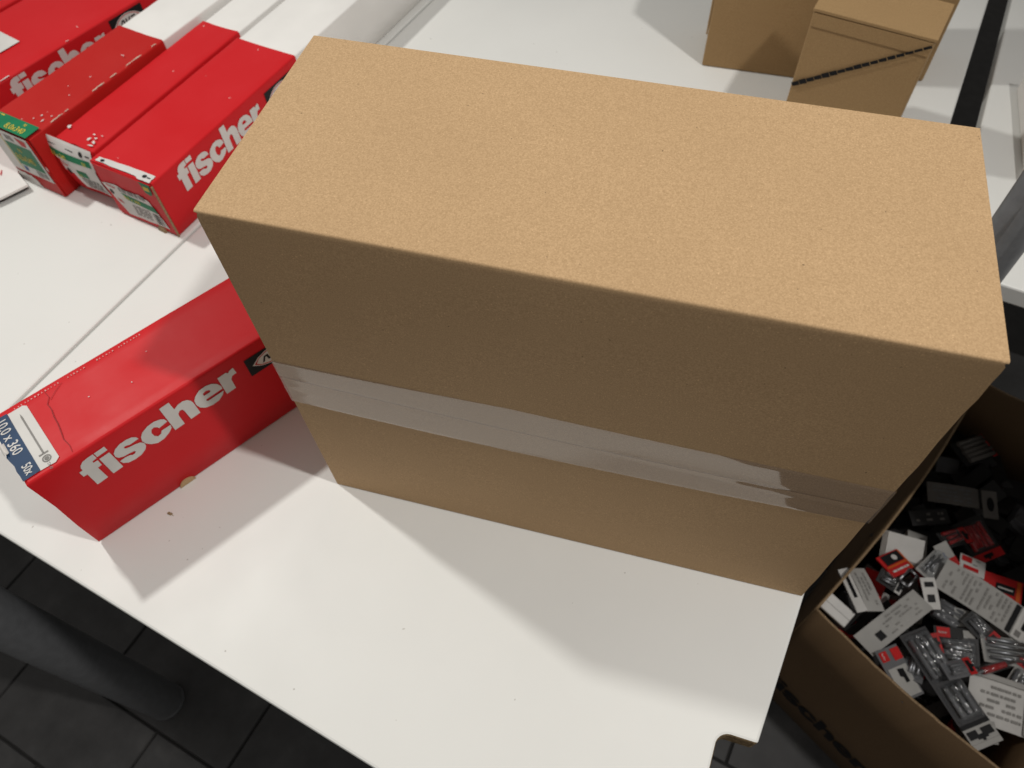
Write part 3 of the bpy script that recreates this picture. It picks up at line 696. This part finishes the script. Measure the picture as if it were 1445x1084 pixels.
for k in range(nseg):
    a, b = Pa + dd * ((k + 0.04) / nseg), Pa + dd * ((k + 0.93) / nseg); wv = (0.0078 - 0.0042 * k / nseg) * rj.uniform(0.8, 1.15); b = b + dd * (0.05 / nseg if k < 9 else 0)
    per.append([tuple(a - dn * wv * 0.8), tuple(b - dn * wv), tuple(b + dn * wv * 0.9), tuple(a + dn * wv)])
printed("perforation", f2, per, BLACK, b2, 0.0052)
# low white carton on the right table
wc = thing("white_carton", (1.52, 1.25, 0), "flat white carton lying on the right table beyond the dark pole", "carton")
hexa("body", [(0, 0.0, 0.001), (0.5, -0.1, 0.001), (0.55, 0.45, 0.001), (0.02, 0.53, 0.001)], [(0, 0.0, 0.05), (0.5, -0.1, 0.05), (0.55, 0.45, 0.05), (0.02, 0.53, 0.05)], WBOARD, wc, 0.004)
hexa("lid", [(-0.004, -0.004, 0.0505), (0.504, -0.104, 0.0505), (0.553, 0.454, 0.0505), (0.016, 0.534, 0.0505)], [(-0.004, -0.004, 0.056), (0.504, -0.104, 0.056), (0.553, 0.454, 0.056), (0.016, 0.534, 0.056)], WBOARD, wc, 0.002)

# ---------------------------------------------------------------- the box of blister packs on the floor
K = Vector((1.2915, 0.3515, FZ)); e1 = Vector((0.8210, -0.5709, 0)); e2 = Vector((0.470, 0.8827, 0))
LX, LY, BH, BT = 0.655, 1.16, 0.945, 0.008
gb = thing("open_carton", (K.x, K.y, FZ), "open brown carton on the floor full of hanging packs, black lettering on its side", "carton")
def gp(a, b, z): q = e1 * a + e2 * b; return Vector((q.x, q.y, z))
def wall(name, a0, b0, a1, b1, inward, top0=BH, top1=BH, wob=0.006, seed=1):
    rr = random.Random(seed); n = 24; rows = []
    for k in range(4):
        row = []
        for i in range(n + 1):
            t = i / n; zt = top0 + (top1 - top0) * t + rr.uniform(-1, 1) * 0.003
            z = zt * k / 3 if k else 0.001
            q = gp(a0 + (a1 - a0) * t, b0 + (b1 - b0) * t, z)
            bow = wob * math.sin(math.pi * t) * (k / 3)
            q += (e1 * inward[0] + e2 * inward[1]) * bow; row.append(q)
        rows.append(row)
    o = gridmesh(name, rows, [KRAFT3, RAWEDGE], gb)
    m = o.modifiers.new("board", 'SOLIDIFY'); m.thickness = BT * S; m.offset = 0; m.material_offset_rim = 1
    return o
wall("front_wall", 0, 0, LX, 0, (0, -1), BH - 0.02, BH + 0.035, 0.018, 1)
wall("left_wall", 0, LY, 0, 0.006, (1, 0), BH, BH - 0.02, 0.03, 2)
wall("right_wall", LX, 0.006, LX, LY, (1, 0), BH + 0.035, BH + 0.12, 0.01, 3)
wall("back_wall", LX, LY, 0, LY, (0, 1), BH + 0.12, BH, 0.01, 4)
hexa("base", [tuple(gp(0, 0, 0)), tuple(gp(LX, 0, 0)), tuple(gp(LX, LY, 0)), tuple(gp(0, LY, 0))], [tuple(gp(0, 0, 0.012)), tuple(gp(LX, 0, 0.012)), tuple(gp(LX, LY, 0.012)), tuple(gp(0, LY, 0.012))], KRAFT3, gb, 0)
class GFace(Face):
    def __init__(s): s.n = Vector((e1.y, -e1.x, 0))
    def p(s, a, b, off):
        t = min(1, max(0, a / LX)); bow = 0.018 * math.sin(math.pi * t) * min(1, b / BH)
        return gp(a, -bow, b) + s.n * (BT / 2 + off + 0.001)
logo(GFace(), (0.03, 0.145), 1.34, PRINT_K, gb)
# open flap lying inside along the far side
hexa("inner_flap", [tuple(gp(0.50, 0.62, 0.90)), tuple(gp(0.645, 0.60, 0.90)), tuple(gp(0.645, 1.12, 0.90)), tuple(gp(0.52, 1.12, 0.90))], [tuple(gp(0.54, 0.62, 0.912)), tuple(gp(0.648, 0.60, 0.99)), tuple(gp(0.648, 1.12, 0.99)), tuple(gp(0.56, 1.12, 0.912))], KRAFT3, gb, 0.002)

# heap of packs too mixed up to count, below the ones on top
hv, hf, hm = [], [], []
hr = random.Random(17)
for k in range(240):
    a, b, z = hr.uniform(0.08, LX - 0.08), hr.uniform(0.08, LY - 0.1), BH - hr.uniform(0.17, 0.34)
    ln, wd, tk = hr.uniform(0.06, 0.16), hr.uniform(0.04, 0.08), hr.uniform(0.003, 0.02)
    M = Matrix.Rotation(hr.uniform(0, 6.28), 3, 'Z') @ Matrix.Rotation(hr.uniform(-0.5, 0.5), 3, 'X') @ Matrix.Rotation(hr.uniform(-0.5, 0.5), 3, 'Y')
    c = gp(a, b, z); base = len(hv)
    ln = min(ln, 2 * (min(a, LX - a) - 0.02) + 0.03)
    for dz in (-tk, tk):
        for dx, dy in ((-ln / 2, -wd / 2), (ln / 2, -wd / 2), (ln / 2, wd / 2), (-ln / 2, wd / 2)): hv.append(c + M @ Vector((dx, dy, dz)))
    hf += [tuple(base + i for i in f) for f in ((3, 2, 1, 0), (4, 5, 6, 7), (0, 1, 5, 4), (1, 2, 6, 5), (2, 3, 7, 6), (3, 0, 4, 7))]
    hm += [hr.choice((0, 0, 0, 0, 0, 1, 2, 3, 3)) if b < 0.55 else hr.choice((0, 0, 0, 0, 3))] * 6  # far-end packs take dark tones only, putting the rear shade into colour
hme = meshd("pack_heap", hv, hf)
for mt in (DARKCARD, CARDG, PRINT_R, GREYPL): hme.materials.append(mt)
for p, mi in zip(hme.polygons, hm): p.material_index = mi
heap = bpy.data.objects.new("pack_heap", hme); COL.objects.link(heap); heap.location = (K.x * S, K.y * S, FZ * S)
heap['kind'] = 'stuff'; heap['label'] = "jumbled heap of small packs deep inside the open carton"; heap['category'] = "packs"

pr = random.Random(29)
GRP = "hanging packs heaped in the open carton"
def pack(label, x, y, z, ang, L, W, tilt=(0, 0), cat="pack", name="hanging_pack"):
    t = thing(name, (x, y, z), label, cat, GRP)
    t.rotation_euler = (math.radians(tilt[0]), math.radians(tilt[1]), math.radians(ang)); return t
def card(t, L, W, mat, curve=0.0, hdr=0.0, hdrmat=None, hole=True, name="card", tk=0.0035):
    """card along local x from -L/2..L/2, curling up by curve; header at +x with a euro hole"""
    cz = lambda x: curve * (1 - (2 * x / L) ** 2)
    rows = [[Vector((-L / 2 + L * i / 12, W / 2 - W * k / 4, cz(-L / 2 + L * i / 12))) for i in range(13)] for k in range(5)]
    c = gridmesh(name, rows, mat, t, tk)
    class F2(Face):
        def __init__(s): pass
        def p(s, a, b, off): return Vector((a, b, cz(a) + off + 0.0015))
    f = F2()
    if hdr:
        n = 4
        printed("header", f, [rect(L / 2 - hdr * (k + 1) / n, -W / 2 * 0.99, L / 2 - hdr * k / n - 0.0005, W / 2 * 0.99) for k in range(n)], hdrmat, t, 0.001)
        if hole:
            hx = L / 2 - hdr * 0.45
            printed("hang_hole", f, [[(hx - 0.009, -0.017), (hx + 0.004, -0.017), (hx + 0.004, -0.006), (hx + 0.010, -0.004), (hx + 0.010, 0.004), (hx + 0.004, 0.006), (hx + 0.004, 0.017), (hx - 0.009, 0.017)]], BLACK, t, 0.002)
    return f
def small_lines(f, t, u0, v0, u1, v1, n, mat=None, along=True):
    mat = mat or PRINT_LG
    pl = [q for q in lines(u0, v0, u1, v1, n, pr, 0.42) if pr.random() > 0.3]
    if not along: pl = [[(b, a) for a, b in q][::-1] for q in lines(v0, u0, v1, u1, n, pr, 0.42) if pr.random() > 0.3]
    printed("print", f, pl, mat, t, 0.0016)
def bubble(t, x0, x1, y0, y1, h, mat=CLEAR, z=0.002):
    i = 0.35 * h
    return hexa("blister", [(x0, y0, z), (x1, y0, z), (x1, y1, z), (x0, y1, z)], [(x0 + i, y0 + i, z + h), (x1 - i, y0 + i, z + h), (x1 - i, y1 - i, z + h), (x0 + i, y1 - i, z + h)], mat, t, 0.006)
def rods(t, x0, x1, ys, r, mat, z=None, name="screw"):
    for yv in ys:
        tube(name, (x0 + pr.uniform(-0.004, 0.004), yv, (z or r) + 0.004), (x1 + pr.uniform(-0.004, 0.004), yv + pr.uniform(-0.003, 0.003), (z or r) + 0.004), r, mat, t, seg=10)

# the long pale card lying across the heap
t = pack("long pale grey card with hang hole, arched across the heap", 1.806, 0.512, -0.955, -24, 0.29, 0.112, (6, 4))
f = card(t, 0.30, 0.110, CARDG, 0.012, 0.052, PRINT_W)
small_lines(f, t, -0.13, -0.045, -0.03, 0.045, 7, along=False); small_lines(f, t, -0.02, -0.045, 0.07, 0.045, 6, along=False)
printed("print", f, [rect(0.078, -0.05, 0.094, 0.05)], PRINT_K, t, 0.0016)
printed("print", f, [rect(0.132, 0.026, 0.146, 0.046), rect(0.106, -0.046, 0.124, -0.026)], PRINT_GR, t, 0.0022)
t = pack("long pale card sticking up at the carton's near rim", 1.530, 0.375, -0.965, 48, 0.25, 0.076, (-8, -8))
f = card(t, 0.255, 0.078, CARDG, 0.004)
small_lines(f, t, -0.03, -0.03, 0.10, 0.03, 5); printed("print", f, [rect(-0.075, -0.022, -0.050, 0.004)], PRINT_K, t, 0.0016)
t = pack("narrow white card tab with a square hole beside the long card", 1.640, 0.496, -0.955, -75, 0.093, 0.044, (4, 12))
f = card(t, 0.100, 0.046, PRINT_W, 0.003)
printed("hang_hole", f, [rect(0.004, -0.012, 0.028, 0.010), rect(-0.036, -0.014, -0.020, 0.014)], BLACK, t, 0.0016)
t = pack("pale pack with a black bar along one side near the carton corner", 1.444, 0.463, -0.965, -70, 0.155, 0.079, (-10, -14))
f = card(t, 0.160, 0.060, CARDG, 0.006)
hexa("fold", [(-0.08, -0.060, -0.012), (0.08, -0.060, -0.012), (0.08, -0.031, 0.000), (-0.08, -0.031, 0.000)], [(-0.08, -0.060, -0.008), (0.08, -0.060, -0.008), (0.08, -0.031, 0.004), (-0.08, -0.031, 0.004)], PRINT_W, t, 0.001)
hexa("bar", [(-0.055, -0.050, -0.0035), (0.03, -0.050, -0.0035), (0.03, -0.041, 0.000), (-0.055, -0.041, 0.000)], [(-0.055, -0.050, -0.001), (0.03, -0.050, -0.001), (0.03, -0.041, 0.0025), (-0.055, -0.041, 0.0025)], BLACK, t, 0)
small_lines(f, t, -0.06, -0.02, 0.06, 0.02, 3)
t = pack("small blank white pack wedged in the carton's corner", 1.361, 0.374, -0.975, -30, 0.09, 0.062, (10, 8))
boxm("body", (-0.048, -0.030, -0.008), (0.048, 0.030, 0.006), PRINT_W, t, 0.004); boxm("seam", (-0.047, -0.002, 0.0062), (0.047, 0.0, 0.0072), CARDG, t, 0)
t = pack("red and orange card with a black picture panel near the left rim", 1.544, 0.588, -0.985, 41, 0.10, 0.074, (-6, 18))
f = card(t, 0.108, 0.080, PRINT_R, 0.0); printed("picture", f, [rect(-0.040, 0.000, 0.046, 0.036)], PRINT_K, t, 0.001); printed("picture_detail", f, [ellipse(0.012, 0.018, 0.012, 0.010, 12)], PRINT_W, t, 0.002); printed("band", f, [rect(-0.050, -0.010, 0.050, -0.003), rect(0.046, -0.036, 0.053, 0.036)], ORANGE, t, 0.001); small_lines(f, t, -0.04, -0.032, 0.04, -0.016, 1, PRINT_W)
t = pack("stack of white cards in the shade of the left rim", 1.575, 0.662, -1.01, -7, 0.12, 0.10, (8, -6))
for k in range(4): boxm("card", (-0.062 + 0.004 * k, -0.052 + 0.003 * k, -0.02 + 0.007 * k), (0.060 + 0.002 * k, 0.050 - 0.002 * k, -0.015 + 0.007 * k), PRINT_W, t, 0.001)
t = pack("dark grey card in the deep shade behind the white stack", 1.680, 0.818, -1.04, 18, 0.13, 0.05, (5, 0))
f = card(t, 0.135, 0.055, DARKCARD, 0.0); small_lines(f, t, -0.05, -0.02, 0.05, 0.02, 2, SHADED)
t = pack("pale card, darkened for the shade, furthest up the left rim", 1.762, 0.927, -1.04, 4, 0.17, 0.066, (6, 0))
f = card(t, 0.175, 0.075, SHADED, 0.004); small_lines(f, t, -0.07, -0.03, 0.06, 0.03, 4, GREYPL)
t = pack("hang tab with an oval hole, darkened for the shade", 1.876, 0.908, -1.02, -84, 0.09, 0.047, (0, 10))
f = card(t, 0.100, 0.050, SHADED, 0.0); printed("hang_hole", f, [ellipse(0.0, 0.0, 0.026, 0.012, 14)], BLACK, t, 0.0016)
t = pack("black card holding bright red plugs under clear plastic", 1.838, 0.772, -1.04, -54, 0.12, 0.11, (6, 10))
f = card(t, 0.150, 0.110, DARKCARD, 0.0, 0.03, PRINT_R); rods(t, -0.05, 0.03, [-0.034, -0.020, -0.006, 0.010, 0.026], 0.007, REDPL, name="plug"); bubble(t, -0.062, 0.04, -0.046, 0.042, 0.022)
t = pack("small hang header, red over pale grey, beside the steel screws", 1.708, 0.658, -0.985, -52, 0.08, 0.05, (0, 14))
f = card(t, 0.085, 0.052, CARDG, 0.0, 0.03, PRINT_R, False); lettering("print", f, "fischer", (-0.012, -0.012), 0.012, BLUE, t, 0, 1, 0.002)
t = pack("white and red printed pack below the red plugs", 1.800, 0.653, -1.01, -8, 0.07, 0.056, (0, 8))
f = card(t, 0.085, 0.060, PRINT_W, 0.0); printed("band", f, [rect(-0.038, 0.006, -0.004, 0.026), rect(-0.03, -0.02, 0.02, -0.006)], PRINT_R, t, 0.001); small_lines(f, t, 0.0, 0.0, 0.036, 0.026, 3)
t = pack("bright red header card with a black picture behind the long card", 1.890, 0.600, -1.01, -11, 0.10, 0.07, (0, -6))
f = card(t, 0.115, 0.080, PRINT_R, 0.0); printed("picture", f, [rect(-0.02, -0.018, 0.036, 0.012)], PRINT_K, t, 0.001); printed("picture_detail", f, [rect(-0.014, -0.006, 0.030, -0.001)], PRINT_W, t, 0.002); printed("band", f, [rect(0.040, -0.036, 0.052, 0.036)], ORANGE, t, 0.001)
# clear blister lying along the near rim
t = pack("long clear plastic blister with dark plugs lying along the near rim", 1.686, 0.215, -0.955, -56, 0.345, 0.095, (4, -4))
f = card(t, 0.355, 0.092, SMOKE, 0.0, 0.06, CARDG); rods(t, -0.15, -0.03, [-0.028, -0.010, 0.010, 0.028], 0.008, GREYPL, name="plug"); rods(t, 0.0, 0.09, [-0.020, 0.004, 0.024], 0.007, GREYPL, name="plug")
bubble(t, -0.17, -0.015, -0.042, 0.042, 0.030); bubble(t, -0.008, 0.105, -0.042, 0.042, 0.028)
printed("print", f, [rect(0.108, -0.045, 0.120, 0.045), rect(0.128, -0.040, 0.150, -0.010), rect(0.128, 0.004, 0.150, 0.038)], PRINT_K, t, 0.003)
t = pack("large white card with slanted folds near the right wall", 1.832, 0.205, -0.97, -8, 0.13, 0.14, (6, -8))
f = card(t, 0.165, 0.145, PRINT_W, 0.004); small_lines(f, t, -0.05, -0.05, 0.06, 0.05, 5)
boxm("edge_strip", (-0.088, 0.060, 0.004), (0.088, 0.078, 0.012), CARDG, t, 0.003); boxm("edge_strip", (0.066, -0.07, 0.003), (0.085, 0.058, 0.010), CARDG, t, 0.003)
t = pack("dark hang card with a red square and black hole at the near rim", 1.551, 0.224, -0.975, -55, 0.15, 0.085, (-10, 6))
f = card(t, 0.155, 0.085, GREYPL, 0.0); printed("band", f, [rect(-0.070, -0.036, -0.040, -0.008), rect(-0.070, 0.008, -0.034, 0.040)], PRINT_R, t, 0.001); printed("band", f, [rect(-0.018, -0.034, 0.07, 0.036)], CARDG, t, 0.001); printed("hang_hole", f, [[(-0.012, -0.004), (0.010, -0.006), (0.016, 0.004), (0.032, 0.004), (0.032, 0.018), (-0.008, 0.018)]], BLACK, t, 0.002)
lettering("print", f, "fischer", (-0.066, -0.028), 0.010, PRINT_W, t, 0, 0.8, 0.002)
t = pack("narrow strip card with a red square name panel in the middle of the heap", 1.735, 0.395, -0.98, 8, 0.15, 0.034, (8, 0))
f = card(t, 0.155, 0.036, DARKCARD, 0.0); printed("band", f, [rect(-0.070, -0.015, -0.030, 0.015)], PRINT_R, t, 0.001); lettering("print", f, "fischer", (-0.066, -0.004), 0.011, PRINT_W, t, 0, 0.9, 0.002); printed("band", f, [rect(0.010, -0.012, 0.045, 0.012)], CARDG, t, 0.001)
t = pack("clear pack of bright steel bolts at the right edge", 1.872, 0.372, -0.97, 6, 0.14, 0.078, (0, 4))
f = card(t, 0.160, 0.085, CARDG, 0.0); rods(t, -0.065, 0.065, [-0.028, -0.010, 0.010, 0.029], 0.0055, STEEL, name="bolt"); bubble(t, -0.075, 0.075, -0.040, 0.040, 0.026)
t = pack("red plastic plug in a clear tube next to the bolts", 1.820, 0.305, -0.955, 30, 0.10, 0.026, (0, 0), cat="plug", name="wall_plug")
tube("plug", (-0.045, 0, 0.01), (0.030, 0, 0.012), 0.011, REDPL, t, 14, 0.009); tube("screw", (-0.07, 0, 0.01), (0.06, 0, 0.012), 0.005, STEEL, t, 10)
bubble(t, -0.06, 0.05, -0.016, 0.016, 0.026)
t = pack("crumpled clear blister with bright glints in the middle of the heap", 1.729, 0.335, -0.99, 2, 0.10, 0.10, (6, -10))
f = card(t, 0.125, 0.105, SMOKE, 0.0); rods(t, -0.04, 0.04, [-0.02, 0.015], 0.008, STEEL); bubble(t, -0.055, 0.055, -0.046, 0.046, 0.034)
t = pack("clear bag of dark grey plugs under the long card", 1.706, 0.457, -1.0, -22, 0.065, 0.07, (0, 0))
rods(t, -0.036, 0.036, [-0.026, -0.010, 0.008, 0.024], 0.009, GREYPL, name="plug"); bubble(t, -0.046, 0.046, -0.040, 0.040, 0.026)
t = pack("small grey card just below the long pale card", 1.760, 0.451, -0.985, -1, 0.07, 0.05, (8, 6))
f = card(t, 0.078, 0.056, CARDG, 0.0); small_lines(f, t, -0.03, -0.02, 0.03, 0.02, 3)
t = pack("red edged card with white letters at the right edge of the picture", 1.935, 0.439, -0.975, -86, 0.09, 0.034, (0, 0))
f = card(t, 0.110, 0.045, PRINT_R, 0.0); printed("band", f, [rect(-0.004, -0.018, 0.026, 0.018)], PRINT_W, t, 0.001); lettering("print", f, "fischer", (0.0, -0.005), 0.008, PRINT_R, t, 0, 0.8, 0.002)
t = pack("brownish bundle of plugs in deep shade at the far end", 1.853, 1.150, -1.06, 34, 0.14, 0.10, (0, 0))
rods(t, -0.05, 0.05, [-0.036, -0.018, 0.0, 0.018, 0.036], 0.0095, SHADED, name="plug"); boxm("card", (-0.068, -0.050, -0.004), (0.068, 0.050, 0.0), DARKCARD, t, 0.001); boxm("header", (0.05, -0.048, 0.0005), (0.067, 0.048, 0.003), PRINT_R, t, 0)
t = pack("metal clip with a square eye beside the red and orange card", 1.585, 0.545, -0.99, 53, 0.08, 0.042, (0, 10), cat="clip", name="metal_clip")
for a, b in (((-0.032, -0.016), (0.032, -0.016)), ((0.032, -0.016), (0.032, 0.016)), ((0.032, 0.016), (-0.032, 0.016)), ((-0.032, 0.016), (-0.032, -0.016))): tube("rail", (*a, 0.004), (*b, 0.004), 0.0055, STEEL, t, 8)
t = pack("bundle of pale steel screws beside the narrow white tab", 1.662, 0.607, -0.975, 53, 0.12, 0.055, (0, 8))

for k in range(9):
    a_, y_ = pr.uniform(-0.35, 0.35), pr.uniform(-0.024, 0.024); h_ = pr.uniform(0.025, 0.045)
    d_ = Vector((math.cos(a_), math.sin(a_), pr.uniform(-0.05, 0.05))) * h_; c_ = Vector((pr.uniform(-0.012, 0.012), y_ * 0.7, pr.uniform(0.006, 0.016)))
    sc_ = tube("screw", c_ - d_, c_ + d_, 0.0028, STEEL, t, 8, 0.0016); tube("head", c_ - d_ * 1.08, c_ - d_, 0.0062, STEEL, sc_, 10, 0.0035)
f = card(t, 0.125, 0.062, CARDG, 0.0); bubble(t, -0.058, 0.058, -0.029, 0.030, 0.020)

# smaller packs that fill the gaps between the large ones
def clearpack(label, x, y, z, ang, L, W, tilt, cm, content, hd=PRINT_R):
    t = pack(label, x, y, z, ang, L, W, tilt)
    f = card(t, L, W, cm, 0.0, L * 0.24, hd)
    n = max(2, int(W / 0.016)); ys = [-W * 0.36 + W * 0.72 * (k + 0.5) / n for k in range(n)]
    for yv in ys:
        tube("plug", (-L * 0.40 + pr.uniform(0, 0.01), yv + pr.uniform(-0.004, 0.004), 0.010), (L * 0.16 - pr.uniform(0, 0.012), yv + pr.uniform(-0.006, 0.006), 0.011), pr.uniform(0.0045, 0.0065), content, t, 8)
    bubble(t, -L * 0.46, L * 0.22, -W * 0.44, W * 0.44, 0.024); return f, t
clearpack("small clear pack of grey plugs tucked under the pale card's near end", 1.622, 0.330, -0.985, 20, 0.115, 0.062, (10, -12), DARKCARD, GREYPL)
clearpack("clear pack of steel pins lying left of the long blister", 1.605, 0.270, -0.992, 75, 0.12, 0.058, (-12, 10), GREYPL, STEEL, CARDG)
clearpack("clear pack with red header overlapping the bolt pack", 1.790, 0.420, -0.962, -38, 0.105, 0.056, (12, 6), DARKCARD, GREYPL)
clearpack("clear pack of dark plugs against the right wall", 1.905, 0.300, -0.972, 62, 0.11, 0.060, (-8, -12), CARDG, GREYPL)
clearpack("tiny clear pack of steel pins below the red and orange card", 1.530, 0.520, -0.988, -20, 0.085, 0.050, (8, 10), DARKCARD, STEEL, PRINT_W)
clearpack("clear pack of red plugs in the middle behind the steel screws", 1.745, 0.740, -1.005, 30, 0.11, 0.060, (-6, 8), DARKCARD, REDPL)
clearpack("black backed clear pack nearest the front right corner of the carton", 1.770, 0.110, -0.985, 10, 0.11, 0.062, (8, -8), DARKCARD, GREYPL, CARDG)
clearpack("clear pack lying crosswise over the middle of the long blister", 1.700, 0.262, -0.918, 28, 0.10, 0.052, (-6, 8), GREYPL, GREYPL)

# a crumb of board on the table
cr = thing("board_crumb", (-0.3188, -0.1559, 0.0), "tiny brown crumb lying on the white table before the red box", "crumb")
hexa("flake", [(-0.006, -0.0025, 0.0005), (0.004, -0.004, 0.0005), (0.006, 0.002, 0.0005), (-0.003, 0.0035, 0.0005)], [(-0.004, -0.0015, 0.005), (0.003, -0.002, 0.003), (0.004, 0.001, 0.004), (-0.002, 0.002, 0.006)], RAWEDGE, cr, 0)
hexa("splinter", [(0.004, -0.001, 0.0005), (0.010, -0.0035, 0.0005), (0.0105, -0.0025, 0.0005), (0.0045, 0.0005, 0.0005)], [(0.004, -0.001, 0.002), (0.010, -0.0035, 0.0015), (0.0105, -0.0025, 0.0015), (0.0045, 0.0005, 0.002)], CHIP, cr, 0)
